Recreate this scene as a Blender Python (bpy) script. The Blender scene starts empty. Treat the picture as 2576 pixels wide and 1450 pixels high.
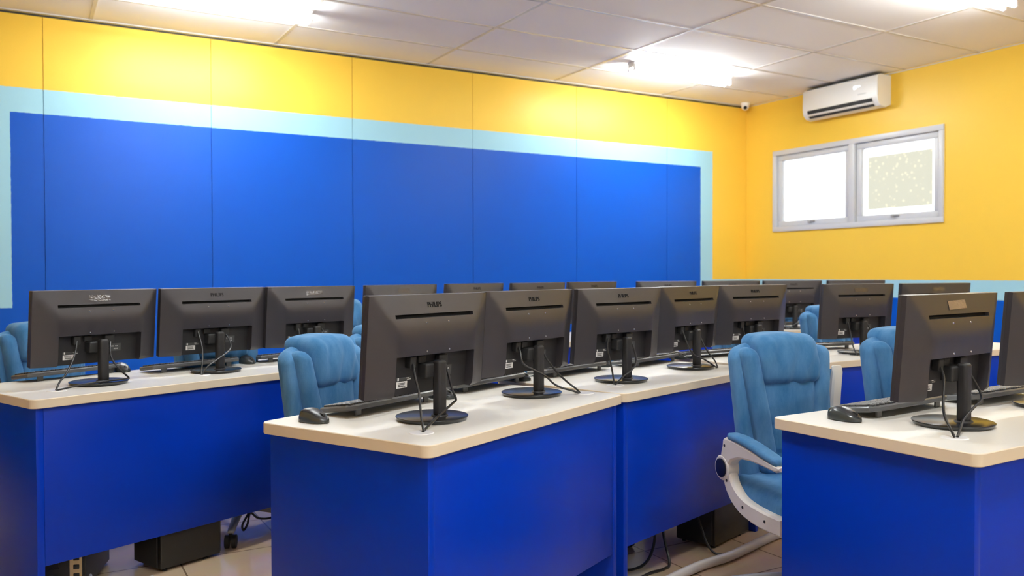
import bpy, math, random
from mathutils import Vector, Matrix, noise

C = bpy.context.scene.collection
PI = math.pi
R = math.radians

# ------------------------------------------------------------------ materials
def new_mat(name):
    m = bpy.data.materials.new(name); m.use_nodes = True
    nt = m.node_tree
    return m, nt, nt.nodes['Principled BSDF']

def plain(name, col, rough=0.5, spec=0.5, metal=0.0, bump=0.0, bscale=200.0, var=0.0, vscale=6.0, sheen=0.0, coat=0.0):
    m, nt, b = new_mat(name)
    b.inputs['Base Color'].default_value = (*col, 1)
    b.inputs['Roughness'].default_value = rough
    b.inputs['Specular IOR Level'].default_value = spec
    b.inputs['Metallic'].default_value = metal
    b.inputs['Sheen Weight'].default_value = sheen
    b.inputs['Coat Weight'].default_value = coat
    tc = nt.nodes.new('ShaderNodeTexCoord')
    if var > 0:
        n = nt.nodes.new('ShaderNodeTexNoise'); n.inputs['Scale'].default_value = vscale; n.inputs['Detail'].default_value = 5
        mx = nt.nodes.new('ShaderNodeMix'); mx.data_type = 'RGBA'
        mx.inputs[6].default_value = (*[max(0, c * (1 - var)) for c in col], 1)
        mx.inputs[7].default_value = (*[min(1, c * (1 + var)) for c in col], 1)
        nt.links.new(tc.outputs['Object'], n.inputs['Vector'])
        nt.links.new(n.outputs['Fac'], mx.inputs[0]); nt.links.new(mx.outputs[2], b.inputs['Base Color'])
    if bump > 0:
        n = nt.nodes.new('ShaderNodeTexNoise'); n.inputs['Scale'].default_value = bscale; n.inputs['Detail'].default_value = 3
        bp = nt.nodes.new('ShaderNodeBump'); bp.inputs['Strength'].default_value = bump; bp.inputs['Distance'].default_value = 0.002
        nt.links.new(tc.outputs['Object'], n.inputs['Vector'])
        nt.links.new(n.outputs['Fac'], bp.inputs['Height']); nt.links.new(bp.outputs['Normal'], b.inputs['Normal'])
    return m

def emit(name, col, s):
    m, nt, b = new_mat(name)
    b.inputs['Base Color'].default_value = (0.8, 0.8, 0.8, 1)
    b.inputs['Emission Color'].default_value = (*col, 1); b.inputs['Emission Strength'].default_value = s
    return m

YEL = (0.90, 0.585, 0.070); LBL = (0.36, 0.655, 0.79); BLU = (0.0, 0.082, 0.50)

def paint_mat(name, kind):
    """wall paint: yellow above, pale blue stripe, blue below; the long wall also has the big framed blue field"""
    m, nt, b = new_mat(name)
    b.inputs['Roughness'].default_value = 0.37; b.inputs['Specular IOR Level'].default_value = 0.24
    L = nt.links
    tc = nt.nodes.new('ShaderNodeTexCoord'); sp = nt.nodes.new('ShaderNodeSeparateXYZ')
    L.new(tc.outputs['Object'], sp.inputs[0])
    nz = nt.nodes.new('ShaderNodeTexNoise'); nz.inputs['Scale'].default_value = 30
    L.new(tc.outputs['Object'], nz.inputs['Vector'])
    def mth(op, a, c):
        n = nt.nodes.new('ShaderNodeMath'); n.operation = op
        for i, v in enumerate((a, c)):
            if isinstance(v, (int, float)): n.inputs[i].default_value = v
            else: L.new(v, n.inputs[i])
        return n.outputs[0]
    wob = mth('MULTIPLY', mth('SUBTRACT', nz.outputs['Fac'], 0.5), 0.008)   # hand-painted edge
    X = mth('ADD', sp.outputs['X'], wob); Z = mth('ADD', sp.outputs['Z'], wob)
    def rng(v, lo, hi): return mth('MULTIPLY', mth('GREATER_THAN', v, lo), mth('LESS_THAN', v, hi))
    def mix(f, a, c):
        n = nt.nodes.new('ShaderNodeMix'); n.data_type = 'RGBA'
        L.new(f, n.inputs[0])
        for i, v in ((6, a), (7, c)):
            if isinstance(v, tuple): n.inputs[i].default_value = (*v, 1)
            else: L.new(v, n.inputs[i])
        return n.outputs[2]
    col = mix(mth('LESS_THAN', Z, 1.113), YEL, LBL)
    if kind == 'field':
        col = mix(mth('MULTIPLY', rng(X, -0.285, 6.925), rng(Z, 0.94, 2.593)), col, LBL)
        col = mix(mth('MULTIPLY', rng(X, -0.085, 6.742), mth('LESS_THAN', Z, 2.407)), col, BLU)
    col = mix(mth('LESS_THAN', Z, 0.938), col, BLU)
    L.new(col, b.inputs['Base Color'])
    n2 = nt.nodes.new('ShaderNodeTexNoise'); n2.inputs['Scale'].default_value = 60
    bp = nt.nodes.new('ShaderNodeBump'); bp.inputs['Strength'].default_value = 0.08; bp.inputs['Distance'].default_value = 0.004
    L.new(tc.outputs['Object'], n2.inputs['Vector']); L.new(n2.outputs['Fac'], bp.inputs['Height']); L.new(bp.outputs['Normal'], b.inputs['Normal'])
    return m

def tile_mat():
    m, nt, b = new_mat('floor_tile')
    L = nt.links
    tc = nt.nodes.new('ShaderNodeTexCoord'); mp = nt.nodes.new('ShaderNodeMapping')
    mp.inputs['Location'].default_value = (-2.28 + 0.435 * 20, -2.40 + 0.435 * 20, 0)
    L.new(tc.outputs['Object'], mp.inputs[0])
    br = nt.nodes.new('ShaderNodeTexBrick'); br.offset = 0.0; br.squash = 1.0
    br.inputs['Scale'].default_value = 1.0; br.inputs['Brick Width'].default_value = 0.435; br.inputs['Row Height'].default_value = 0.435
    br.inputs['Mortar Size'].default_value = 0.0035; br.inputs['Mortar Smooth'].default_value = 0.1
    br.inputs['Color1'].default_value = (0.58, 0.425, 0.285, 1); br.inputs['Color2'].default_value = (0.62, 0.46, 0.315, 1)
    br.inputs['Mortar'].default_value = (0.22, 0.14, 0.085, 1)
    L.new(mp.outputs[0], br.inputs['Vector'])
    nz = nt.nodes.new('ShaderNodeTexNoise'); nz.inputs['Scale'].default_value = 5; nz.inputs['Detail'].default_value = 6
    L.new(tc.outputs['Object'], nz.inputs['Vector'])
    mx = nt.nodes.new('ShaderNodeMix'); mx.data_type = 'RGBA'; mx.blend_type = 'OVERLAY'; mx.inputs[0].default_value = 0.22
    L.new(br.outputs['Color'], mx.inputs[6]); L.new(nz.outputs['Color'], mx.inputs[7]); L.new(mx.outputs[2], b.inputs['Base Color'])
    b.inputs['Roughness'].default_value = 0.16
    bp = nt.nodes.new('ShaderNodeBump'); bp.inputs['Strength'].default_value = 0.3; bp.inputs['Distance'].default_value = 0.002; bp.invert = True
    L.new(br.outputs['Fac'], bp.inputs['Height']); L.new(bp.outputs['Normal'], b.inputs['Normal'])
    return m

def fabric_mat():
    m, nt, b = new_mat('denim_blue_fabric')
    L = nt.links
    b.inputs['Roughness'].default_value = 0.9; b.inputs['Specular IOR Level'].default_value = 0.15
    b.inputs['Sheen Weight'].default_value = 0.35; b.inputs['Sheen Roughness'].default_value = 0.5
    b.inputs['Sheen Tint'].default_value = (0.45, 0.7, 1, 1)
    tc = nt.nodes.new('ShaderNodeTexCoord'); mp = nt.nodes.new('ShaderNodeMapping'); mp.inputs['Scale'].default_value = (1, 1, 0.35)
    L.new(tc.outputs['Object'], mp.inputs[0])
    n1 = nt.nodes.new('ShaderNodeTexNoise'); n1.inputs['Scale'].default_value = 11; n1.inputs['Detail'].default_value = 6; n1.inputs['Roughness'].default_value = 0.65
    L.new(mp.outputs[0], n1.inputs['Vector'])
    cr = nt.nodes.new('ShaderNodeValToRGB')
    cr.color_ramp.elements[0].position = 0.28; cr.color_ramp.elements[0].color = (0.018, 0.128, 0.300, 1)
    cr.color_ramp.elements[1].position = 0.74; cr.color_ramp.elements[1].color = (0.120, 0.280, 0.505, 1)
    L.new(n1.outputs['Fac'], cr.inputs[0]); L.new(cr.outputs[0], b.inputs['Base Color'])
    n2 = nt.nodes.new('ShaderNodeTexNoise'); n2.inputs['Scale'].default_value = 260; n2.inputs['Detail'].default_value = 2
    L.new(tc.outputs['Object'], n2.inputs['Vector'])
    bp = nt.nodes.new('ShaderNodeBump'); bp.inputs['Strength'].default_value = 0.25; bp.inputs['Distance'].default_value = 0.002
    L.new(n2.outputs['Fac'], bp.inputs['Height']); L.new(bp.outputs['Normal'], b.inputs['Normal'])
    return m

def film_mat():
    """beige dotted privacy film stuck on the glass, lit by the daylight behind it"""
    m = bpy.data.materials.new('dotted_window_film'); m.use_nodes = True
    nt = m.node_tree; L = nt.links
    for n in list(nt.nodes): nt.nodes.remove(n)
    out = nt.nodes.new('ShaderNodeOutputMaterial')
    tr = nt.nodes.new('ShaderNodeBsdfTranslucent'); df = nt.nodes.new('ShaderNodeBsdfDiffuse')
    ms = nt.nodes.new('ShaderNodeMixShader'); ms.inputs[0].default_value = 0.15
    tc = nt.nodes.new('ShaderNodeTexCoord'); vo = nt.nodes.new('ShaderNodeTexVoronoi'); vo.inputs['Scale'].default_value = 20
    L.new(tc.outputs['Object'], vo.inputs['Vector'])
    cr = nt.nodes.new('ShaderNodeValToRGB')
    cr.color_ramp.elements[0].position = 0.12; cr.color_ramp.elements[0].color = (0.66, 0.62, 0.48, 1)
    cr.color_ramp.elements[1].position = 0.36; cr.color_ramp.elements[1].color = (0.50, 0.485, 0.40, 1)
    L.new(vo.outputs['Distance'], cr.inputs[0]); L.new(cr.outputs[0], tr.inputs['Color']); L.new(cr.outputs[0], df.inputs['Color'])
    L.new(tr.outputs[0], ms.inputs[1]); L.new(df.outputs[0], ms.inputs[2]); L.new(ms.outputs[0], out.inputs[0])
    return m

def glass_mat():
    m = bpy.data.materials.new('window_glass'); m.use_nodes = True
    nt = m.node_tree; L = nt.links
    for n in list(nt.nodes): nt.nodes.remove(n)
    out = nt.nodes.new('ShaderNodeOutputMaterial')
    t = nt.nodes.new('ShaderNodeBsdfTransparent'); t.inputs[0].default_value = (0.95, 0.97, 0.97, 1)
    g = nt.nodes.new('ShaderNodeBsdfGlossy'); g.inputs['Roughness'].default_value = 0.02
    f = nt.nodes.new('ShaderNodeFresnel'); f.inputs[0].default_value = 1.45
    ms = nt.nodes.new('ShaderNodeMixShader')
    L.new(f.outputs[0], ms.inputs[0]); L.new(t.outputs[0], ms.inputs[1]); L.new(g.outputs[0], ms.inputs[2]); L.new(ms.outputs[0], out.inputs[0])
    return m

M = {
    'wall_off': plain('off_white_wall_paint', (0.80, 0.78, 0.74), 0.6),
    'wall_field': paint_mat('paint_field', 'field'), 'wall_band': paint_mat('paint_band', 'band'),
    'ceil': plain('ceiling_board', (0.90, 0.88, 0.85), 0.7, bump=0.05, bscale=40),
    'grid': plain('ceiling_tee', (0.60, 0.58, 0.55), 0.24, 0.5),
    'dark': plain('shadow_gap', (0.03, 0.03, 0.03), 0.8),
    'floor': tile_mat(),
    'white_paint': plain('white_enamel', (0.86, 0.86, 0.85), 0.3),
    'tube': emit('fluorescent_tube', (0.93, 0.98, 1.0), 95.0),
    'alu': plain('window_aluminium', (0.62, 0.64, 0.67), 0.35, 0.6, bump=0.02),
    'glass': glass_mat(), 'film': film_mat(),
    'ac': plain('ac_plastic', (0.84, 0.84, 0.81), 0.3, 0.5),
    'led': emit('ac_display', (0.85, 0.88, 1.0), 2.2),
    'black': plain('black_rubber', (0.012, 0.012, 0.013), 0.6),
    'top': plain('cream_laminate', (0.80, 0.78, 0.72), 0.38, 0.45, var=0.03, vscale=3),
    'edge': plain('cream_edge_band', (0.76, 0.655, 0.49), 0.42, 0.4),
    'desk': plain('blue_laminate', (0.0, 0.032, 0.43), 0.32, 0.22, bump=0.03, bscale=180),
    'plastic': plain('black_monitor_plastic', (0.028, 0.025, 0.029), 0.36, 0.55, bump=0.12, bscale=900),
    'recess': plain('black_monitor_rear_well', (0.016, 0.015, 0.016), 0.5, 0.4, bump=0.1, bscale=900),
    'gloss': plain('glossy_black_plastic', (0.014, 0.014, 0.016), 0.22, 0.6),
    'logo_and_shade': plain('dark_lettering_and_slot_shade', (0.005, 0.005, 0.005), 0.7, 0.15),
    'screen': plain('dark_screen', (0.004, 0.004, 0.005), 0.18),
    'sticker': plain('white_sticker', (0.72, 0.71, 0.70), 0.5),
    'ink': plain('sticker_ink', (0.05, 0.05, 0.05), 0.6),
    'steel': plain('bright_steel', (0.75, 0.74, 0.72), 0.25, metal=1.0),
    'tape': plain('clear_adhesive_tape', (0.075, 0.066, 0.062), 0.12, 0.8, bump=0.8, bscale=70),
    'tape_tan': plain('tan_adhesive_tape', (0.20, 0.15, 0.125), 0.14, 0.8, bump=0.8, bscale=70),
    'cable': plain('black_cable', (0.014, 0.014, 0.015), 0.38),
    'key_body': plain('keyboard_plastic', (0.13, 0.135, 0.14), 0.32, 0.5),
    'keycap': plain('keycap_plastic', (0.075, 0.078, 0.083), 0.35, 0.5),
    'mouse_top': plain('mouse_satin', (0.02, 0.022, 0.025), 0.32, 0.5),
    'mouse_side': plain('mouse_gloss_grey', (0.035, 0.042, 0.042), 0.2, 0.55),
    'grommet': plain('white_grommet', (0.86, 0.86, 0.86), 0.35),
    'fabric': fabric_mat(),
    'chair_white': plain('ivory_chair_plastic', (0.78, 0.745, 0.68), 0.36, 0.5),
    'seam': plain('dark_blue_piping', (0.006, 0.05, 0.12), 0.9),
    'grey_leg': plain('grey_metal', (0.42, 0.42, 0.43), 0.4, 0.5),
    'tower': plain('black_case_steel', (0.020, 0.019, 0.018), 0.42, 0.4, bump=0.1, bscale=500),
    'port': plain('nickel_port_plate', (0.50, 0.42, 0.27), 0.3, metal=0.7),
    'trunk': plain('wrapped_grey_white_conduit', (0.62, 0.58, 0.56), 0.45, var=0.12, vscale=14),
}

# ------------------------------------------------------------------ mesh helpers
class MB:
    def __init__(s): s.v = []; s.f = []; s.m = []
    def add(s, vs, fs, mat=0, T=None):
        o = len(s.v)
        for p in vs:
            p = Vector(p); s.v.append(tuple(T @ p) if T is not None else tuple(p))
        for f in fs: s.f.append(tuple(i + o for i in f)); s.m.append(mat)
        return s
    def box(s, c, d, mat=0, T=None):
        x, y, z = (q / 2 for q in d); cx, cy, cz = c
        vs = [(cx + i * x, cy + j * y, cz + k * z) for i in (-1, 1) for j in (-1, 1) for k in (-1, 1)]
        return s.add(vs, [(0, 1, 3, 2), (4, 6, 7, 5), (0, 4, 5, 1), (2, 3, 7, 6), (0, 2, 6, 4), (1, 5, 7, 3)], mat, T)
    def rbox(s, c, d, r, seg=3, mid=(0, 0, 0), fn=None, mat=0, T=None):
        """rounded box; mid = extra divisions across the flat part per axis; fn deforms points given relative to the centre"""
        h = [q / 2 for q in d]; r = min(r, *[q * 0.999 for q in h])
        ax = []
        for a in range(3):
            inner = h[a] - r
            neg = [-inner - r * math.tan(PI / 4 * (seg - k) / seg) for k in range(seg + 1)]
            pos = [-q for q in reversed(neg)]
            mids = [-inner + 2 * inner * (k + 1) / (mid[a] + 1) for k in range(mid[a])]
            ax.append(neg + mids + pos)
        idx = {}; vs = []; fs = []
        def vid(p):
            key = tuple(round(q, 6) for q in p)
            if key not in idx:
                inn = [max(-(h[a] - r), min(h[a] - r, p[a])) for a in range(3)]
                dlt = Vector([p[a] - inn[a] for a in range(3)])
                q = Vector(inn) + dlt.normalized() * r
                if fn: q = Vector(fn(q))
                idx[key] = len(vs); vs.append((q.x + c[0], q.y + c[1], q.z + c[2]))
            return idx[key]
        for a in range(3):
            b, e = (a + 1) % 3, (a + 2) % 3
            for sg in (-1, 1):
                for i in range(len(ax[b]) - 1):
                    for j in range(len(ax[e]) - 1):
                        q = []
                        for (ii, jj) in ((i, j), (i + 1, j), (i + 1, j + 1), (i, j + 1)):
                            p = [0, 0, 0]; p[a] = sg * h[a]; p[b] = ax[b][ii]; p[e] = ax[e][jj]; q.append(vid(p))
                        if len(set(q)) > 2: fs.append(tuple(q if sg > 0 else reversed(q)))
        return s.add(vs, fs, mat, T)
    def lathe(s, prof, seg=32, c=(0, 0, 0), mat=0, T=None, sx=1, sy=1):
        vs = []; fs = []; n = len(prof)
        for k in range(seg):
            a = 2 * PI * k / seg
            for r, z in prof: vs.append((c[0] + r * math.cos(a) * sx, c[1] + r * math.sin(a) * sy, c[2] + z))
        for k in range(seg):
            k2 = (k + 1) % seg
            for i in range(n - 1): fs.append((k * n + i, k2 * n + i, k2 * n + i + 1, k * n + i + 1))
        if prof[0][0] > 1e-6: fs.append(tuple(k * n for k in reversed(range(seg))))
        if prof[-1][0] > 1e-6: fs.append(tuple(k * n + n - 1 for k in range(seg)))
        return s.add(vs, fs, mat, T)
    def tube(s, pts, r, seg=8, mat=0, T=None, smooth=0):
        P = [Vector(p) for p in pts]
        if smooth: P = spline(P, smooth)
        n = len(P); up = Vector((0, 0, 1)); vs = []; fs = []
        rr = r if callable(r) else (lambda t: r)
        t0 = (P[1] - P[0]).normalized()
        nrm = t0.orthogonal().normalized()
        for i, p in enumerate(P):
            t = (P[min(i + 1, n - 1)] - P[max(i - 1, 0)]).normalized()
            nrm = (nrm - t * nrm.dot(t)).normalized(); bi = t.cross(nrm)
            q = rr(i / (n - 1))
            for k in range(seg):
                a = 2 * PI * k / seg
                vs.append(p + nrm * math.cos(a) * q + bi * math.sin(a) * q)
        for i in range(n - 1):
            for k in range(seg):
                k2 = (k + 1) % seg
                fs.append((i * seg + k, i * seg + k2, (i + 1) * seg + k2, (i + 1) * seg + k))
        fs.append(tuple(reversed(range(seg)))); fs.append(tuple((n - 1) * seg + k for k in range(seg)))
        return s.add(vs, fs, mat, T)
    def prism(s, poly, z0, z1, mat=0, side=None, T=None, bev=0.0):
        """poly: counter-clockwise (x,y) outline; a small chamfer bev on the upper and lower rim"""
        n = len(poly); rings = []
        def inset(d):
            out = []
            for i in range(n):
                p0, p1, p2 = Vector(poly[i - 1]), Vector(poly[i]), Vector(poly[(i + 1) % n])
                e1 = (p1 - p0).normalized(); e2 = (p2 - p1).normalized()
                nn = Vector((-(e1.y + e2.y), e1.x + e2.x)).normalized()
                out.append(p1 + nn * d)
            return out
        if bev > 0:
            for d, z in ((bev, z0), (0, z0 + bev), (0, z1 - bev), (bev, z1)): rings.append([(q[0], q[1], z) for q in inset(d)])
        else:
            for z in (z0, z1): rings.append([(q[0], q[1], z) for q in poly])
        vs = [p for rg in rings for p in rg]; o = len(s.v)
        s.add(vs, [], mat, T)
        for k in range(len(rings) - 1):
            for i in range(n):
                j = (i + 1) % n
                s.f.append((o + k * n + i, o + k * n + j, o + (k + 1) * n + j, o + (k + 1) * n + i)); s.m.append(mat if side is None else side)
        s.f.append(tuple(o + i for i in reversed(range(n)))); s.m.append(mat)
        s.f.append(tuple(o + (len(rings) - 1) * n + i for i in range(n))); s.m.append(mat)
        return s
    def build(s, name, mats, parent=None, loc=(0, 0, 0), rot=(0, 0, 0), angle=38, smooth=True):
        me = bpy.data.meshes.new(name); me.from_pydata(s.v, [], s.f)
        mats = mats if isinstance(mats, (list, tuple)) else [mats]
        for m in mats: me.materials.append(m)
        me.polygons.foreach_set('material_index', s.m)
        if smooth:
            me.polygons.foreach_set('use_smooth', [True] * len(me.polygons)); me.set_sharp_from_angle(angle=R(angle))
        me.update()
        o = bpy.data.objects.new(name, me); C.objects.link(o); o.parent = parent; o.location = loc; o.rotation_euler = rot
        return o

def spline(P, k):
    out = []; n = len(P)
    for i in range(n - 1):
        p0, p1, p2, p3 = P[max(i - 1, 0)], P[i], P[i + 1], P[min(i + 2, n - 1)]
        for j in range(k):
            t = j / k
            out.append(0.5 * ((2 * p1) + (p2 - p0) * t + (2 * p0 - 5 * p1 + 4 * p2 - p3) * t * t + (3 * p1 - p0 - 3 * p2 + p3) * t ** 3))
    out.append(P[-1]); return out

def empty(name, loc, rz=0.0, parent=None):
    o = bpy.data.objects.new(name, None); C.objects.link(o); o.location = loc; o.rotation_euler = (0, 0, rz); o.parent = parent
    o.empty_display_size = 0.1
    return o

def tag(o, label=None, cat=None, group=None, kind=None):
    if label: o['label'] = label
    if cat: o['category'] = cat
    if group: o['group'] = group
    if kind: o['kind'] = kind
    return o

def dup(o, parent=None):
    c = o.copy(); C.objects.link(c)
    if parent is not None: c.parent = parent
    for ch in list(o.children): dup(ch, c)
    return c

def text_mesh(txt, size, extrude):
    cu = bpy.data.curves.new('lettering', 'FONT'); cu.body = txt; cu.size = size; cu.extrude = extrude
    cu.align_x = 'CENTER'; cu.align_y = 'CENTER'; cu.resolution_u = 3
    o = bpy.data.objects.new('lettering', cu); C.objects.link(o)
    dg = bpy.context.evaluated_depsgraph_get(); dg.update()
    me = bpy.data.meshes.new_from_object(o.evaluated_get(dg))
    vs = [tuple(v.co) for v in me.vertices]; fs = [tuple(p.vertices) for p in me.polygons]
    bpy.data.objects.remove(o); bpy.data.curves.remove(cu); bpy.data.meshes.remove(me)
    return vs, fs

# ------------------------------------------------------------------ the room
XR, YL, H = 7.46, 7.37, 3.17          # window wall, long painted wall, ceiling
X0, Y0 = -2.7, -2.7

fl = MB().box(((X0 + XR) / 2, (Y0 + YL) / 2, -0.05), (XR - X0 + 0.4, YL - Y0 + 0.4, 0.1)).build('floor', M['floor'], smooth=False); tag(fl, kind='structure')

w = MB()
w.box(((X0 + XR) / 2, YL + 0.10, H / 2), (XR - X0 + 0.4, 0.16, H), 0)
xs = [X0 - 0.05]
x = 0.135
while x - 1.222 > X0: x -= 1.222
while x < XR + 0.2: xs.append(x); x += 1.222
xs = [q for q in xs if q < XR - 0.1] + [XR]
for a, b_ in zip(xs[:-1], xs[1:]):
    w.box(((a + b_) / 2, YL + 0.012, H / 2), (b_ - a - 0.0045, 0.024, H), 0)
tag(w.build('wall_long', [M['wall_field'], M['dark']], smooth=False), kind='structure')

WY0, WY1, WZ0, WZ1 = 4.860, 6.944, 1.655, 2.575
w = MB(); T2 = 0.16
def wallbox(y0, y1, z0, z1): w.box((XR + T2 / 2, (y0 + y1) / 2, (z0 + z1) / 2), (T2, y1 - y0, z1 - z0), 0)
wallbox(Y0 - 0.1, WY0, 0, H); wallbox(WY1, YL, 0, H); wallbox(WY0, WY1, 0, WZ0); wallbox(WY0, WY1, WZ1, H)
tag(w.build('wall_window', M['wall_band'], smooth=False), kind='structure')
tag(MB().box((X0 - 0.08, (Y0 + YL) / 2, H / 2), (0.16, YL - Y0 + 0.3, H)).build('wall_rear', M['wall_band'], smooth=False), kind='structure')
tag(MB().box(((X0 + XR) / 2, Y0 - 0.08, H / 2), (XR - X0 + 0.3, 0.16, H)).build('wall_near', M['wall_off'], smooth=False), kind='structure')

ce = MB().box(((X0 + XR) / 2, (Y0 + YL) / 2, H + 0.05), (XR - X0 + 0.4, YL - Y0 + 0.4, 0.1)).build('ceiling', M['ceil'], smooth=False); tag(ce, kind='structure')
g = MB()
gx = [0.465 + 1.4225 * k for k in range(-2, 5)]; gy = [5.27 + 0.735 * k for k in range(-10, 3)]
for x in gx: g.box((x, (Y0 + YL) / 2, H - 0.002), (0.026, YL - Y0, 0.005))
for y in gy: g.box(((X0 + XR) / 2, y, H - 0.0015), (XR - X0, 0.024, 0.005))
g.build('ceiling_grid', M['grid'], parent=ce, smooth=False)
# shadow-gap angle where wall panels meet the ceiling
t = MB(); t.box(((X0 + XR) / 2, YL - 0.004, H - 0.022), (XR - X0, 0.008, 0.014), 0); t.box(((X0 + XR) / 2, YL - 0.011, H - 0.006), (XR - X0, 0.022, 0.010), 1)
tag(t.build('trim_1', [M['dark'], M['grid']], smooth=False), kind='structure')
t = MB(); t.box((XR - 0.004, (Y0 + YL) / 2, H - 0.014), (0.008, YL - Y0, 0.010), 0)
tag(t.build('trim_2', [M['grid']], smooth=False), kind='structure')

# window_1: aluminium frame, two top-hung sashes, panes, latches and the dotted film
wr = empty('window_1', (XR, (WY0 + WY1) / 2, WZ0)); tag(wr, kind='structure')
WW, WH = WY1 - WY0, WZ1 - WZ0
f = MB(); fw = 0.060; d0, d1 = -0.018, 0.10
def fr(y0, y1, z0, z1, a=d0, b=d1, mb=None): (mb or f).rbox(((a + b) / 2, (y0 + y1) / 2, (z0 + z1) / 2), (b - a, y1 - y0, z1 - z0), 0.004, 1)
fr(-WW / 2, WW / 2, 0, 0.055); fr(-WW / 2, WW / 2, WH - 0.055, WH); fr(-WW / 2, -WW / 2 + 0.05, 0.055, WH - 0.055); fr(WW / 2 - 0.05, WW / 2, 0.055, WH - 0.055)
fr(-0.062, 0.010, 0.055, WH - 0.055)
f.build('window_frame', M['alu'], parent=wr)
for (y0, y1, film) in ((0.016, WW / 2 - 0.055, False), (-WW / 2 + 0.055, -0.068, True)):
    s = MB(); sw = 0.058
    for q in ((y0, y1, 0.058, 0.058 + sw), (y0, y1, WH - 0.058 - sw, WH - 0.058), (y0, y0 + sw, 0.058 + sw, WH - 0.058 - sw), (y1 - sw, y1, 0.058 + sw, WH - 0.058 - sw)):
        fr(*q, a=0.012, b=0.075, mb=s)
    so = s.build('window_sash', M['alu'], parent=wr)
    gy_, gz_ = (y1 - y0) / 2 - sw + 0.008, WH / 2 - 0.108
    MB().add([(0.045, (y0 + y1) / 2 + a * gy_, WH / 2 + c * gz_) for a, c in ((1, -1), (1, 1), (-1, 1), (-1, -1))], [(0, 1, 2, 3)]).build('pane', M['glass'], parent=so, smooth=False)
    h = MB(); h.rbox((0.0, (y0 + y1) / 2, 0.098), (0.024, 0.075, 0.018), 0.006, 2); h.rbox((-0.012, (y0 + y1) / 2 + 0.028, 0.094), (0.018, 0.024, 0.034), 0.006, 2)
    h.build('latch', M['grey_leg'], parent=so)
    if film:
        MB().add([(0.0435, 5.364 - (WY0 + WY1) / 2 + a * 0.358, 2.099 - WZ0 + c * 0.268) for a, c in ((1, -1), (-1, -1), (-1, 1), (1, 1))], [(0, 1, 2, 3)]).build('privacy_film', M['film'], parent=so, smooth=False)

# ------------------------------------------------------------------ fluorescent battens
def batten(first=[None]):
    if first[0] is not None: return dup(first[0])
    root = empty('ceiling_light', (0, 0, 0))
    b = MB(); Ln = 1.24
    prof = [(-0.055, 0.0), (-0.055, -0.012), (-0.022, -0.052), (0.022, -0.052), (0.055, -0.012), (0.055, 0.0)]
    vs = [(s_ * Ln / 2, y, z) for s_ in (-1, 1) for y, z in prof]
    n = len(prof)
    fs = [(i, (i + 1) % n, n + (i + 1) % n, n + i) for i in range(n)] + [tuple(reversed(range(n))), tuple(range(n, 2 * n))]
    b.add(vs, fs); b.build('batten_body', M['white_paint'], parent=root, angle=20)
    for s_ in (-1, 1):
        for q in (-1, 1):
            h = MB(); h.rbox((s_ * (Ln / 2 - 0.012), q * 0.040, -0.056), (0.020, 0.024, 0.062), 0.006, 2)
            h.build('lamp_holder', M['white_paint'], parent=root)
    for q in (-1, 1):
        tb = MB(); tb.tube([(-Ln / 2 + 0.02, q * 0.040, -0.078), (Ln / 2 - 0.02, q * 0.040, -0.078)], 0.0135, 14)
        tb.build('fluorescent_tube', M['tube'], parent=root)
    first[0] = root; return root
LIGHTS = [(1.275, 6.33, 'lit twin-tube ceiling batten over the big blue field, away from the room corner'),
          (5.57, 6.36, 'lit twin-tube ceiling batten near the room corner and the air conditioner'),
          (5.55, 3.52, 'lit twin-tube ceiling batten further out from the painted wall, cut by the picture top'),
          (1.275, 3.52, 'lit twin-tube ceiling batten above the middle desk row'),
          (1.275, 0.70, 'lit twin-tube ceiling batten above the near floor'),
          (5.55, 0.70, 'lit twin-tube ceiling batten above the front desks by the window wall'),
          (1.275, -1.9, 'lit twin-tube ceiling batten by the near wall')]
for x, y, lab in LIGHTS:
    o = batten(); o.location = (x, y, H - 0.001); tag(o, lab, 'ceiling light', 'fluorescent battens on the ceiling')

# ------------------------------------------------------------------ air conditioner
ac = empty('air_conditioner', (XR, 5.89, 2.82)); tag(ac, 'white wall-mounted split air conditioner above the window', 'air conditioner')
def ac_prof():
    p = [(0, 0.03), (-0.08, 0.0), (-0.150, 0.012)]
    p += [(-0.188, 0.045), (-0.200, 0.075), (-0.205, 0.12), (-0.200, 0.29), (-0.185, 0.312), (-0.15, 0.32), (0, 0.32)]
    return p
b = MB(); pr = ac_prof(); n = len(pr); ys = [-0.462, -0.458, 0.458, 0.462]; sc = [0.97, 1, 1, 0.97]
vs = [(x * k, y, 0.16 + (z - 0.16) * k) for y, k in zip(ys, sc) for x, z in pr]
fs = [(j * n + i, j * n + (i + 1) % n, (j + 1) * n + (i + 1) % n, (j + 1) * n + i) for j in range(3) for i in range(n)] + [tuple(range(n)), tuple(reversed(range(3 * n, 4 * n)))]
fs = [tuple(reversed(q)) for q in fs]
b.add(vs, fs).build('unit_body', M['ac'], parent=ac, angle=28)
v = MB(); v.add([(-0.1915, -0.40, 0.044), (-0.1915, 0.40, 0.044), (-0.2055, 0.40, 0.090), (-0.2055, -0.40, 0.090)], [(0, 3, 2, 1)])
v.add([(-0.156, -0.40, 0.0125), (-0.156, 0.40, 0.0125), (-0.1915, 0.40, 0.044), (-0.1915, -0.40, 0.044)], [(0, 3, 2, 1)])
v.build('air_outlet', M['dark'], parent=ac, smooth=False)
l = MB(); l.rbox((-0.176, 0, 0.036), (0.058, 0.80, 0.008), 0.003, 1, T=Matrix.Translation((-0.176, 0, 0.036)) @ Matrix.Rotation(R(28), 4, 'Y') @ Matrix.Translation((0.176, 0, -0.036)))
l.build('louver', M['ac'], parent=ac)
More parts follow.
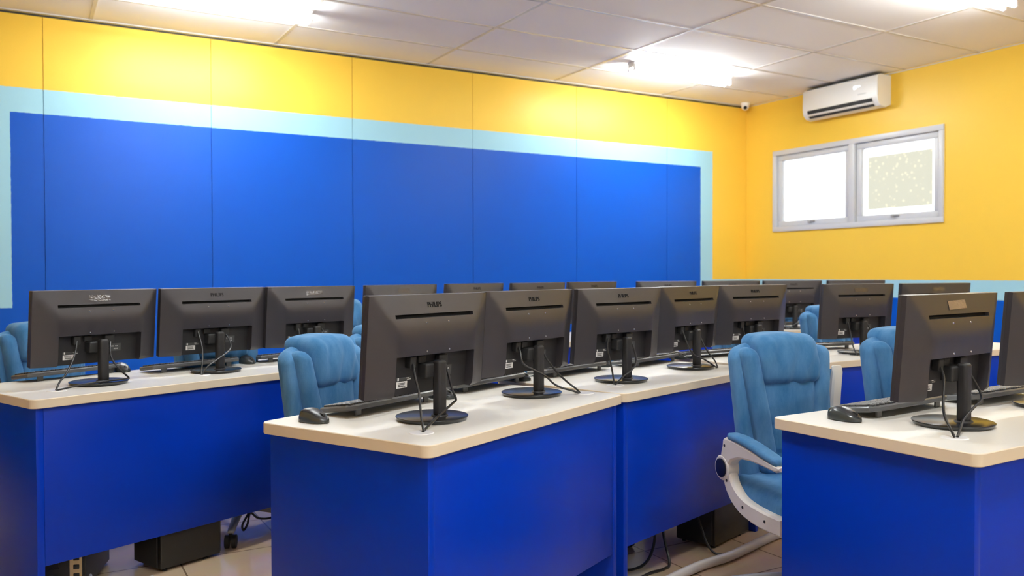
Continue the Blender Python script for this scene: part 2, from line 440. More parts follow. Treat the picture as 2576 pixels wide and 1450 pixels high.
MB().box((-0.10, 0, 0.3212), (0.15, 0.86, 0.004)).build('intake_grille', M['dark'], parent=ac, smooth=False)
d = MB(); d.rbox((-0.2045, -0.20, 0.225), (0.004, 0.030, 0.030), 0.0018, 1); d.rbox((-0.2045, -0.245, 0.232), (0.004, 0.030, 0.012), 0.0018, 1)
d.build('led_display', M['led'], parent=ac)
q = MB()
for k in range(7): q.box((-0.2052, -0.24 - 0.014 * k, 0.150), (0.0016, 0.009, 0.012))
q.build('badge_lettering', plain('badge_grey', (0.62, 0.63, 0.63), 0.5), parent=ac, smooth=False)

# dome camera in the ceiling corner
cc = empty('security_camera', (7.32, 7.25, H)); tag(cc, 'small white dome camera on the ceiling in the room corner', 'camera')
MB().lathe([(0.0, 0), (0.052, 0), (0.052, -0.018), (0.046, -0.028), (0.0, -0.028)][::-1], 28).build('mount_ring', M['white_paint'], parent=cc)
dome = MB(); dome.lathe([(0.044 * math.cos(a), -0.040 + -0.044 * math.sin(a)) for a in [PI / 2 * k / 8 for k in range(8, -1, -1)]] + [(0.044, -0.02)], 28)
dm = dome.build('camera_ball', M['white_paint'], parent=cc)
e = Vector((-0.70, -0.72, -0.35)).normalized()
Tl = Matrix.Translation(Vector((0, 0, -0.044)) + e * 0.036) @ e.to_track_quat('Z', 'Y').to_matrix().to_4x4()
MB().lathe([(0, -0.004), (0.021, -0.004), (0.021, 0.008), (0.017, 0.012), (0, 0.013)], 24, T=Tl).build('lens', M['gloss'], parent=cc)

# ------------------------------------------------------------------ desks
def rounded_rect(x0, x1, y0, y1, r, seg=6):
    pts = []
    for cx, cy, a0 in ((x1 - r, y1 - r, 0), (x0 + r, y1 - r, 90), (x0 + r, y0 + r, 180), (x1 - r, y0 + r, 270)):
        for k in range(seg + 1):
            a = R(a0 + 90 * k / seg); pts.append((cx + r * math.cos(a), cy + r * math.sin(a)))
    return pts

def desk(P, ang, length, label, group, grommets=(), depth=0.615, gap=0.178, rr=0.030):
    """P: front corner on the floor; local x along the front edge, y towards the users"""
    root = empty('computer_desk', (P[0], P[1], 0), R(ang)); tag(root, label, 'desk', group)
    MB().prism(rounded_rect(0, length, 0, depth, rr), 0.717, 0.750, 0, 1, bev=0.002).build('desk_top', [M['top'], M['edge']], parent=root, angle=28)
    for x0 in (0.020, length - 0.046):
        MB().rbox((x0 + 0.013, 0.020 + (depth - 0.045) / 2, 0.3585), (0.026, depth - 0.045, 0.715), 0.0015, 1).build('end_panel', M['desk'], parent=root)
    MB().rbox((length / 2, 0.0275, (0.716 + gap) / 2), (length - 0.094, 0.011, 0.716 - gap), 0.0015, 1).build('modesty_panel', M['desk'], parent=root)
    for gx_, gy_ in grommets:
        d = Vector((gx_ - P[0], gy_ - P[1])); c, s_ = math.cos(R(ang)), math.sin(R(ang))
        lx, ly = d.x * c + d.y * s_, -d.x * s_ + d.y * c
        MB().lathe([(0, 0.0008), (0.012, 0.0008), (0.026, 0.0028), (0.033, 0.0022), (0.035, 0.0002)][::-1], 28, c=(lx, ly, 0.750)).build('cable_grommet', M['grommet'], parent=root)
    return root

BR = 'cream-topped blue desks in the back row by the painted wall'
MR = 'cream-topped blue desks in the middle row'
def chain(P, segs, group, dp=0.615):
    x, y = P
    for ang, ln, lab, gr in segs:
        desk((x, y), ang, ln - 0.006, lab, group, gr, depth=dp, gap=0.152 if group == BR else 0.180)
        x += ln * math.cos(R(ang)); y += ln * math.sin(R(ang))
chain((0.016, 3.371), [
    (22.2, 1.70, 'blue desk with cream top at the open end of the back row, computer towers beneath', [(0.099, 3.599), (0.661, 3.840)]),
    (19.5, 1.15, 'second cream-topped desk of the back row, mostly hidden behind the first middle-row monitors', []),
    (14.0, 1.15, 'third cream-topped desk of the back row, where the row starts to turn', []),
    (-6.0, 0.95, 'fourth cream-topped desk of the back row, below the end of the blue field', []),
    (-16.0, 1.26, 'last cream-topped desk of the back row, nearest to the window wall', [])], BR)
chain((0.878, 1.950), [
    (26.2, 1.106, 'blue desk with cream top at the near end of the middle row, rounded corner', [(0.936, 2.127), (1.757, 2.530)]),
    (17.8, 1.120, 'second blue desk of the middle row, with a tower and hanging cables below', [(1.985, 2.648), (2.692, 2.914)]),
    (1.5, 1.110, 'third blue desk of the middle row, behind the blue chair with ivory armrests', [(3.793, 3.021)]),
    (-4.0, 1.15, 'last cream-topped desk of the middle row, towards the window wall', [])], MR, 0.645)
desk((1.969, 1.191), 2.0, 1.75, 'big cream-topped blue desk in front, with its square blue end facing the room', 'front desks', [(2.119, 1.347)], depth=0.630, rr=0.026)

# ------------------------------------------------------------------ monitors
PW, PH, PZ, PY = 0.52, 0.290, 0.086, 0.020
TILT = Matrix.Translation((0, PY, 0.23)) @ Matrix.Rotation(R(4.5), 4, 'X') @ Matrix.Translation((0, -PY, -0.23))
def sst(t): t = max(0.0, min(1.0, t)); return t * t * (3 - 2 * t)
def rnd(t): t = max(0.0, min(1.0, t)); return math.sqrt(max(0.0, 1 - (1 - t) ** 2.2))
def ramp(t):
    """straight slope that rounds off into the flat"""
    k = 0.30; h = max(k - abs(t - 1.0), 0) / k
    return max(0.0, min(t, 1.0) - h * h * k * 0.25)
def depth(u, v):
    a = ramp((PW / 2 - abs(u)) / 0.090); b_ = ramp((PH - v) / 0.108)
    k = 0.10; h = max(k - abs(a - b_), 0) / k
    bt = 0.7 + 0.3 * rnd(v / 0.03)
    return 0.013 + 0.036 * max(0.0, min(a, b_) - h * h * k * 0.25) * bt
RU, RV, RD = 0.172, 0.116, 0.016
def bk(u, v, off=0.0): return (u, PY - depth(u, v) - off, PZ + v)

def make_monitor():
    root = empty('computer_monitor', (0, 0, 0))
    bs = MB(); bs.lathe([(0.0, 0.0), (0.098, 0.0), (0.103, 0.0015), (0.109, 0.0105), (0.1085, 0.0125), (0.105, 0.0135), (0.0, 0.0145)], 56); bs.build('stand_base', M['gloss'], parent=root, angle=30)
    nk = MB(); nk.rbox((0, -0.031, 0.097), (0.038, 0.030, 0.168), 0.010, 3); nk.lathe([(0.030, 0.012), (0.026, 0.018), (0.0, 0.018)], 28, c=(0, -0.030, 0), sy=0.85)
    nk.build('stand_neck', M['recess'], parent=root)
    hg = MB(); hg.rbox((-0.014, -0.010, 0.153), (0.074, 0.040, 0.044), 0.006, 2, T=TILT); hg.rbox((0, -0.005, 0.153), (0.10, 0.016, 0.020), 0.005, 2, T=TILT)
    hg.build('hinge', M['black'], parent=root)
    # rear cover: height field with the connector well cut into it
    def cuts(lo, hi, n, extra):
        return sorted(set([round(lo + (hi - lo) * k / n, 5) for k in range(n + 1)] + extra))
    us = cuts(-PW / 2, PW / 2, 44, [-RU - 0.0015, -RU + 0.0015, RU - 0.0015, RU + 0.0015]); vs_ = cuts(0, PH, 26, [RV - 0.001, RV + 0.001, 0.2250, 0.2256, 0.2354, 0.2360])
    us = [u for u in us if all(abs(abs(u) - RU) > 0.004 or abs(abs(abs(u) - RU) - 0.0015) < 1e-6 for _ in (0,))]
    vs_ = [v for v in vs_ if (abs(v - RV) > 0.004 or abs(abs(v - RV) - 0.001) < 1e-6) and (abs(v - 0.2305) > 0.0075 or min(abs(v - q) for q in (0.2250, 0.2256, 0.2354, 0.2360)) < 1e-6)]
    cv = MB(); nu = len(us); nv = len(vs_); V = []
    well = lambda u, v: abs(u) < RU and v < RV
    for v in vs_:
        for u in us:
            D = RD if well(u, v) else depth(u, v)
            if abs(u) < RU - 0.0005 and 0.2253 < v < 0.2357: D -= 0.014
            V.append((u, PY - D, PZ + v))
    F = []; FM = []
    for j in range(nv - 1):
        for i in range(nu - 1):
            q = (j * nu + i, j * nu + i + 1, (j + 1) * nu + i + 1, (j + 1) * nu + i)
            F.append(q); FM.append(1 if 0.2249 < (vs_[j] + vs_[j + 1]) / 2 < 0.2361 and abs((us[i] + us[i + 1]) / 2) < RU else 1 if abs((us[i] + us[i + 1]) / 2) < RU and (vs_[j] + vs_[j + 1]) / 2 < RV else 0)  # vent slot faces take the darker well colour to deepen its shade
    o = len(V)
    rim = [(i) for i in range(nu)] + [j * nu + nu - 1 for j in range(1, nv)] + [(nv - 1) * nu + i for i in range(nu - 2, -1, -1)] + [j * nu for j in range(nv - 2, 0, -1)]
    for k in rim: V.append((V[k][0], PY, V[k][2]))
    m_ = len(rim)
    for k in range(m_):
        F.append((rim[k], o + k, o + (k + 1) % m_, rim[(k + 1) % m_])); FM.append(0)
    F.append(tuple(o + k for k in range(m_))); FM.append(0)
    cv.v = [tuple(TILT @ Vector(p)) for p in V]; cv.f = F; cv.m = FM
    cv.build('rear_cover', [M['plastic'], M['recess']], parent=root, angle=42)
    fb = MB(); fb.rbox((0, PY + 0.006, PZ + PH / 2), (PW, 0.012, PH), 0.003, 2, T=TILT); fo = fb.build('front_bezel', M['plastic'], parent=root)
    MB().box((0, PY + 0.0125, PZ + PH / 2 + 0.006), (PW - 0.026, 0.002, PH - 0.034), T=TILT).build('screen', M['screen'], parent=root, smooth=False)
    # black strip painting the shade deep inside the vent slot, following the surface
    def strip(u0, u1, v0, v1, off, n=16):
        b_ = MB(); a = [bk(u0 + (u1 - u0) * k / n, v0, off) for k in range(n + 1)] + [bk(u0 + (u1 - u0) * k / n, v1, off) for k in range(n + 1)]
        a2 = [(p[0], p[1] + 0.003, p[2]) for p in a]; N = n + 1
        b_.add(a + a2, [(k, k + 1, N + k + 1, N + k) for k in range(n)] + [(2 * N + k, k, k + 1, 2 * N + k + 1)[::-1] for k in range(n)] + [(N + k, N + k + 1, 3 * N + k + 1, 3 * N + k)[::-1] for k in range(n)] + [(0, N, 3 * N, 2 * N), (n, 2 * N + n, 3 * N + n, N + n)], T=TILT)
        return b_
    strip(-0.169, 0.169, 0.2258, 0.2352, -0.0105).build('vent_slot_shade', M['logo_and_shade'], parent=root, smooth=False)
    # lettering pressed into the cover
    tv, tf = text_mesh('PHILIPS', 0.0205, 0.0004)
    tb = MB(); tb.add([bk(p[0] * 0.98, 0.2605 + p[1], 0.0008 + p[2]) for p in tv], [f_ for f_ in tf], T=TILT); tb.build('logo_lettering', M['logo_and_shade'], parent=root, smooth=False)
    for u in (-0.05, 0.05):
        for v in (0.211, 0.127):
            d = bk(u, v); sc = MB(); sc.lathe([(0.0, 0.0018), (0.0028, 0.0014), (0.0034, -0.001)][::-1], 12, T=TILT @ Matrix.Translation(d) @ Matrix.Rotation(PI / 2, 4, 'X'))
            sc.build('mount_screw', M['steel'], parent=root)
    yw = PY - RD - 0.0006
    # connectors plugged into the well
    for (cx_, cz_, dx_, dy_, dz_) in ((-0.095, 0.096, 0.026, 0.022, 0.034), (0.042, 0.094, 0.040, 0.018, 0.030), (-0.045, 0.100, 0.030, 0.012, 0.022)):
        cn = MB(); cn.rbox((cx_, yw - dy_ / 2, PZ + cz_), (dx_, dy_, dz_), 0.003, 2, T=TILT)
        cn.build('connector_plug', M['black'], parent=root)
    st = MB(); st.box((-0.117, yw, PZ + 0.030), (0.044, 0.0008, 0.019), 0, T=TILT)
    for k in range(3): st.box((-0.119, yw - 0.0006, PZ + 0.0345 - 0.0038 * k), (0.030 - 0.003 * k, 0.0006, 0.0018), 1, T=TILT)
    for k in range(9): st.box((-0.132 + 0.0035 * k, yw - 0.0006, PZ + 0.0245), (0.0014 + 0.0006 * (k % 3), 0.0006, 0.0026), 1, T=TILT)
    st.build('serial_sticker', [M['sticker'], M['ink']], parent=root, smooth=False)
    pl = MB(); pl.box((-0.110, yw + 0.0002, PZ + 0.046), (0.062, 0.0006, 0.010), 1, T=TILT); pl.rbox((-0.133, yw - 0.0004, PZ + 0.0465), (0.0055, 0.0006, 0.008), 0.0003, 1, mat=0, T=TILT)
    for k, (a, wd) in enumerate(((-0.094, 0.010), (-0.088, 0.016))): pl.box((a, yw - 0.0004, PZ + 0.0485 - 0.0045 * k), (wd, 0.0006, 0.0014), 0, T=TILT)
    pl.build('rating_label', [M['sticker'], M['ink']], parent=root, smooth=False)
    pi_ = MB(); pi_.box((0.078, yw + 0.0002, PZ + 0.056), (0.048, 0.0006, 0.030), 1, T=TILT)
    pvs = []
    for txt, uu, vv, sz in (('DVI', 0.064, 0.0605, 0.0075), ('VGA', 0.083, 0.0605, 0.0060), ('HDMI', 0.080, 0.0500, 0.0068)):
        a, bfa = text_mesh(txt, sz, 0.0003); pi_.add([(uu + p[0], yw - 0.0005 - p[2], PZ + vv + p[1]) for p in a], bfa, 0, T=TILT)
    pi_.build('port_label', [M['sticker'], M['ink']], parent=root, smooth=False)
    return root

def tape(root, u0, u1, v0, v1, sk=0.0, mat='tape'):
    n = 14; a = []
    for r_ in range(4):
        for k in range(n + 1):
            u = u0 + (u1 - u0) * k / n; v = v0 + (v1 - v0) * r_ / 3 + sk * (k / n - 0.5)
            a.append(bk(u, v, 0.0016 + 0.0009 * noise.noise(Vector((u * 60, v * 90, 1.7)))))
    N = n + 1
    MB().add(a, [(r_ * N + k, r_ * N + k + 1, (r_ + 1) * N + k + 1, (r_ + 1) * N + k) for r_ in range(3) for k in range(n)], T=TILT).build('tape_strip', M[mat], parent=root)

CB = {
 'M1': [[(-0.095, -0.012, 0.176), (-0.118, -0.040, 0.147), (-0.120, -0.058, 0.097), (-0.138, -0.079, 0.062), (-0.156, -0.101, 0.027), (-0.172, -0.122, 0.003)],
        [(0.042, -0.014, 0.168), (0.042, -0.030, 0.130), (0.045, -0.040, 0.090), (0.047, -0.054, 0.060), (0.012, -0.071, 0.053), (-0.059, -0.088, 0.034), (-0.127, -0.105, 0.014), (-0.174, -0.121, 0.003)]],
 'M2': [[(-0.095, -0.012, 0.180), (-0.112, -0.034, 0.160), (-0.112, -0.046, 0.125), (-0.066, -0.060, 0.099), (-0.021, -0.072, 0.078), (0.013, -0.087, 0.046), (0.047, -0.101, 0.028), (0.085, -0.116, 0.016), (0.118, -0.126, 0.004)],
        [(0.042, -0.014, 0.165), (0.047, -0.030, 0.131), (0.082, -0.050, 0.081), (0.112, -0.080, 0.040), (0.124, -0.108, 0.018), (0.122, -0.126, 0.004)]],
 'M3': [[(-0.095, -0.012, 0.182), (-0.120, -0.030, 0.140), (-0.121, -0.051, 0.072), (-0.127, -0.071, 0.004)],
        [(0.042, -0.014, 0.166), (0.038, -0.040, 0.120), (0.026, -0.056, 0.081), (-0.007, -0.064, 0.054), (-0.070, -0.068, 0.030), (-0.118, -0.069, 0.003)]],
 'M4': [[(-0.095, -0.012, 0.180), (-0.092, -0.040, 0.110), (-0.060, -0.056, 0.066), (0.000, -0.066, 0.046), (0.045, -0.080, 0.022), (0.062, -0.100, 0.004)],
        [(0.042, -0.014, 0.166), (0.044, -0.040, 0.110), (0.062, -0.060, 0.066), (0.080, -0.080, 0.032), (0.066, -0.101, 0.004)]],
 'L1': [[(-0.095, -0.012, 0.178), (-0.118, -0.030, 0.120), (-0.155, -0.040, 0.061), (-0.187, -0.050, 0.032), (-0.206, -0.057, 0.003)],
        [(0.042, -0.014, 0.166), (0.024, -0.040, 0.128), (0.026, -0.056, 0.092), (0.050, -0.072, 0.052), (0.084, -0.070, 0.020), (0.060, -0.082, 0.019), (-0.020, -0.084, 0.019), (-0.100, -0.076, 0.016), (-0.160, -0.064, 0.008), (-0.204, -0.058, 0.003)]],
 'L2': [[(-0.095, -0.012, 0.186), (-0.092, -0.034, 0.129), (-0.097, -0.050, 0.073), (-0.116, -0.067, 0.003)],
        [(0.042, -0.014, 0.166), (0.050, -0.034, 0.132), (0.034, -0.054, 0.098), (-0.031, -0.062, 0.062), (-0.082, -0.064, 0.034), (-0.112, -0.067, 0.003)]],
 'P1': [[(-0.095, -0.012, 0.172), (-0.125, -0.036, 0.146), (-0.160, -0.052, 0.085), (-0.183, -0.068, 0.051), (-0.185, -0.084, 0.023), (-0.192, -0.098, 0.003)],
        [(0.042, -0.014, 0.166), (0.070, -0.034, 0.110), (0.055, -0.054, 0.076), (-0.010, -0.062, 0.058), (-0.086, -0.072, 0.036), (-0.140, -0.088, 0.017), (-0.180, -0.100, 0.003)]],
}
DEF = [[(-0.095, -0.012, 0.172), (-0.098, -0.034, 0.11), (-0.110, -0.060, 0.05), (-0.115, -0.090, 0.005)],
       [(0.042, -0.014, 0.166), (0.050, -0.044, 0.10), (0.004, -0.064, 0.054), (-0.060, -0.080, 0.026), (-0.110, -0.092, 0.005)]]
GB = 'black monitors along the back row'; GM = 'black monitors along the middle row'; GF = 'black monitors on the front desk'
MON = [
 ('L1', 0.251, 3.744, 28.0, 'black monitor at the open end of the back row, above the two computer towers', GB),
 ('L2', 0.737, 3.940, 22.0, 'second black monitor from the open end of the back row', GB),
 ('L3', 1.230, 4.110, 20.0, 'third back-row monitor, standing just behind the blue chair near the mouse', GB),
 ('L4', 1.800, 4.340, 19.5, 'fourth back-row monitor, top showing above the first monitor of the middle row', GB),
 ('L5', 2.400, 4.620, 20.5, 'fifth back-row monitor, top showing between the first two middle-row monitors', GB),
 ('L6', 2.900, 4.690, 17.0, 'sixth back-row monitor, top showing above the second middle-row monitor', GB),
 ('L7', 3.500, 4.930, 14.0, 'seventh back-row monitor, just before the gap in the row, behind the third middle-row monitor', GB),
 ('F1', 4.120, 4.860, -6.0, 'eighth back-row monitor, past the gap, against the end of the blue field', GB),
 ('F2', 4.720, 4.810, -9.0, 'ninth back-row monitor, against the pale blue border near the room corner', GB),
 ('F3', 5.200, 4.640, -14.0, 'tenth back-row monitor, seen whole beside the last big middle-row monitor', GB),
 ('F4', 5.680, 4.430, -15.0, 'last back-row monitor, only its thin top edge visible under the yellow wall', GB),
 ('M1', 1.052, 2.312, 23.9, 'black monitor at the near end of the middle row, crossed cables down to a grommet', GM),
 ('M2', 1.572, 2.594, 22.6, 'second middle-row monitor, its two cables sagging sideways to a grommet', GM),
 ('M3', 2.084, 2.742, 13.4, 'third middle-row monitor, on the desk joint beside the step in the edge', GM),
 ('M4', 2.640, 2.950, 18.0, 'fourth middle-row monitor, its round foot close to the chair with ivory armrests', GM),
 ('M5', 3.157, 3.069, 5.0, 'fifth middle-row monitor, its foot hidden by the chair with ivory armrests', GM),
 ('N1', 3.880, 3.010, -4.0, 'sixth middle-row monitor, shiny tape on its back, between two blue chairs', GM),
 ('N2', 4.453, 2.944, -8.0, 'last middle-row monitor, mostly hidden behind the monitor on the front desk', GM),
 ('P1', 2.292, 1.463, 6.6, 'black monitor on the front desk corner, strip of tape over its badge', GF),
 ('P2', 2.872, 1.500, 4.0, 'second monitor on the front desk, cut off by the picture edge', GF),
]
proto = make_monitor()
for i, (k, x, y, a, lab, grp) in enumerate(MON):
    o = proto if i == len(MON) - 1 else dup(proto)
    o.location = (x, y, 0.750); o.rotation_euler = (0, 0, R(a)); tag(o, lab, 'monitor', grp)
    for nm, pts in zip(('power_cable', 'video_cable'), CB.get(k, DEF)):
        MB().tube(pts, 0.0036, 8, smooth=6).build(nm, M['cable'], parent=o)
    if k == 'P1': tape(o, -0.055, 0.045, 0.249, 0.273, 0.003, 'tape_tan')
    if k in ('L3', 'N1'): tape(o, -0.048, 0.05, 0.250, 0.270, 0.002)
    if k in ('L1', 'L4', 'N2'): tape(o, -0.044, 0.044, 0.249, 0.271, 0.0)

# ------------------------------------------------------------------ keyboards and mice
def make_keyboard():
    root = empty('keyboard', (0, 0, 0))
    W, Dp = 0.440, 0.135          # local +y towards the user, rear edge at -y
    out = [(-W / 2 + 0.03, -Dp / 2), (W / 2 - 0.03, -Dp / 2), (W / 2, -Dp / 2 + 0.018), (W / 2, Dp / 2 - 0.008), (W / 2 - 0.008, Dp / 2), (-W / 2 + 0.008, Dp / 2), (-W / 2, Dp / 2 - 0.008), (-W / 2, -Dp / 2 + 0.018)]
    tl = Matrix.Translation((0, Dp / 2, 0.004)) @ Matrix.Rotation(R(-7.5), 4, 'X') @ Matrix.Translation((0, -Dp / 2, 0))
    MB().prism(out, 0.0, 0.017, bev=0.004, T=tl).build('keyboard_body', M['key_body'], parent=root)
    for s_ in (-1, 1):
        fo = MB(); fo.rbox((s_ * 0.165, -Dp / 2 + 0.022, 0.0115), (0.026, 0.008, 0.023), 0.003, 2, T=Matrix.Translation((0, 0, 0)) @ Matrix.Identity(4))
        fo.build('flip_foot', M['key_body'], parent=root)
    kb = MB()
    rows = [(-0.050, 0.0), (-0.026, 0), (-0.007, 0), (0.012, 0), (0.031, 0), (0.050, 0)]
    for ri, (yy, _) in enumerate(rows):
        x = -W / 2 + 0.014
        while x < W / 2 - 0.02:
            blk = (x > -W / 2 + 0.014 + 15 * 0.0192) and (x < -W / 2 + 0.014 + 15 * 0.0192 + 0.006)
            wd = 0.0165
            if ri == 5 and -0.13 < x < -0.05: wd = 0.104
            gapx = 0.0
            if ri == 0 and int((x + W / 2) / 0.0192) % 5 == 1: gapx = 0.008
            if x + wd > W / 2 - 0.010: break
            kb.rbox((x + wd / 2, yy, 0.0195), (wd, 0.0165 if ri else 0.013, 0.007), 0.0022, 1, T=tl)
            x += wd + 0.0027 + gapx
    ko = kb.build('keycaps', M['keycap'], parent=root); tag(ko, kind='stuff')
    return root

def make_mouse():
    root = empty('computer_mouse', (0, 0, 0))
    L_ = 0.108
    def hw(t): return 0.0315 * (1 - abs(2 * t - 0.92) ** 3.0 * 0.55) * min(1.0, math.sqrt(max(0.0, 1 - (2 * t - 1) ** 8)) + 0.02)
    def ht(t): return 0.006 + 0.032 * max(0.0, math.sin(PI * min(1, (t * 0.86 + 0.13)) ** 0.82)) ** 0.9
    def shell(scale, lift, a0, a1, t0=0.0, t1=1.0, nt=22, na=18):
        vs = []; fs = []
        for i in range(nt + 1):
            t = t0 + (t1 - t0) * i / nt; wv = hw(t) * scale; hv = ht(t) + lift
            for j in range(na + 1):
                a = a0 + (a1 - a0) * j / na; c, s_ = math.cos(a), math.sin(a)
                px = wv * math.copysign(abs(c) ** 0.75, c); pz = 0.002 + hv * abs(s_) ** 0.8
                vs.append((px, (t - 0.5) * L_, pz))
        N = na + 1
        for i in range(nt):
            for j in range(na): fs.append((i * N + j, i * N + j + 1, (i + 1) * N + j + 1, (i + 1) * N + j)[::-1])
        return vs, fs, N, nt
    vs, fs, N, nt = shell(1.0, 0.0, 0.0, PI)
    fs.append(tuple(range(N))); fs.append(tuple(reversed([nt * N + j for j in range(N)])))
    fs.append(tuple([i * N for i in range(nt + 1)] + [i * N + N - 1 for i in range(nt, -1, -1)]))
    MB().add(vs, fs).build('mouse_body', M['mouse_side'], parent=root, angle=60)
    vs, fs, N, nt = shell(1.0, 0.0012, R(48), R(132), 0.03, 0.985)
    MB().add(vs, fs).build('palm_cover', M['mouse_top'], parent=root, angle=60)
    z = ht(0.80)
    MB().tube([(-0.004, 0.030, z - 0.004), (0.004, 0.030, z - 0.004)], 0.0115, 18).build('scroll_wheel', M['black'], parent=root)
    return root

KB = [(1.010, 2.605, 27, 'keyboard behind the first middle-row monitor, beside the near mouse'),
      (1.530, 2.890, 25, 'keyboard behind the second middle-row monitor'),
      (2.070, 3.095, 20, 'keyboard behind the third middle-row monitor, by the desk joint'),
      (2.610, 3.225, 20, 'keyboard behind the fourth middle-row monitor'),
      (3.110, 3.330, 4, 'keyboard behind the fifth middle-row monitor, beside the ivory-armed chair'),
      (3.930, 3.320, -8, 'keyboard behind the taped sixth middle-row monitor'),
      (0.165, 4.095, 32, 'keyboard behind the first back-row monitor'),
      (0.665, 4.130, 23, 'keyboard lying flat behind the second back-row monitor'),
      (1.190, 4.330, 20, 'keyboard behind the third back-row monitor'),
      (5.230, 4.880, -14, 'keyboard behind the tenth back-row monitor, seen under its screen'),
      (2.385, 1.715, 5, 'keyboard on the front desk, nearest the big mouse'),
      (2.890, 1.700, 3, 'second keyboard on the front desk, cut off by the picture edge')]
pk = make_keyboard()
for i, (x, y, a, lab) in enumerate(KB):
    o = pk if i == len(KB) - 1 else dup(pk)
    o.location = (x, y, 0.750); o.rotation_euler = (0, 0, R(a)); tag(o, 'black ' + lab, 'keyboard', 'keyboards on the desks')
MS = [(0.735, 2.447, 206, 'black mouse by the rounded corner of the middle row'),
      (2.095, 1.672, 184, 'glossy black mouse on the front desk corner'),
      (-0.125, 4.000, 208, 'black mouse at the very end of the back row'),
      (0.372, 4.165, 200, 'round grey-black mouse between the first two back-row keyboards'),
      (0.935, 4.220, 200, 'black mouse beside the second back-row monitor foot'),
      (1.262, 2.690, 208, 'black mouse behind the first middle-row monitor stand'),
      (1.752, 2.985, 203, 'black mouse under the second middle-row monitor'),
      (2.338, 3.230, 200, 'black mouse under the third middle-row monitor'),
      (2.868, 3.300, 190, 'black mouse beside the fourth middle-row monitor stand')]
pm = make_mouse()
for i, (x, y, a, lab) in enumerate(MS):
    o = pm if i == len(MS) - 1 else dup(pm)
    o.location = (x, y, 0.750); o.rotation_euler = (0, 0, R(a)); tag(o, lab, 'mouse', 'mice on the desks')

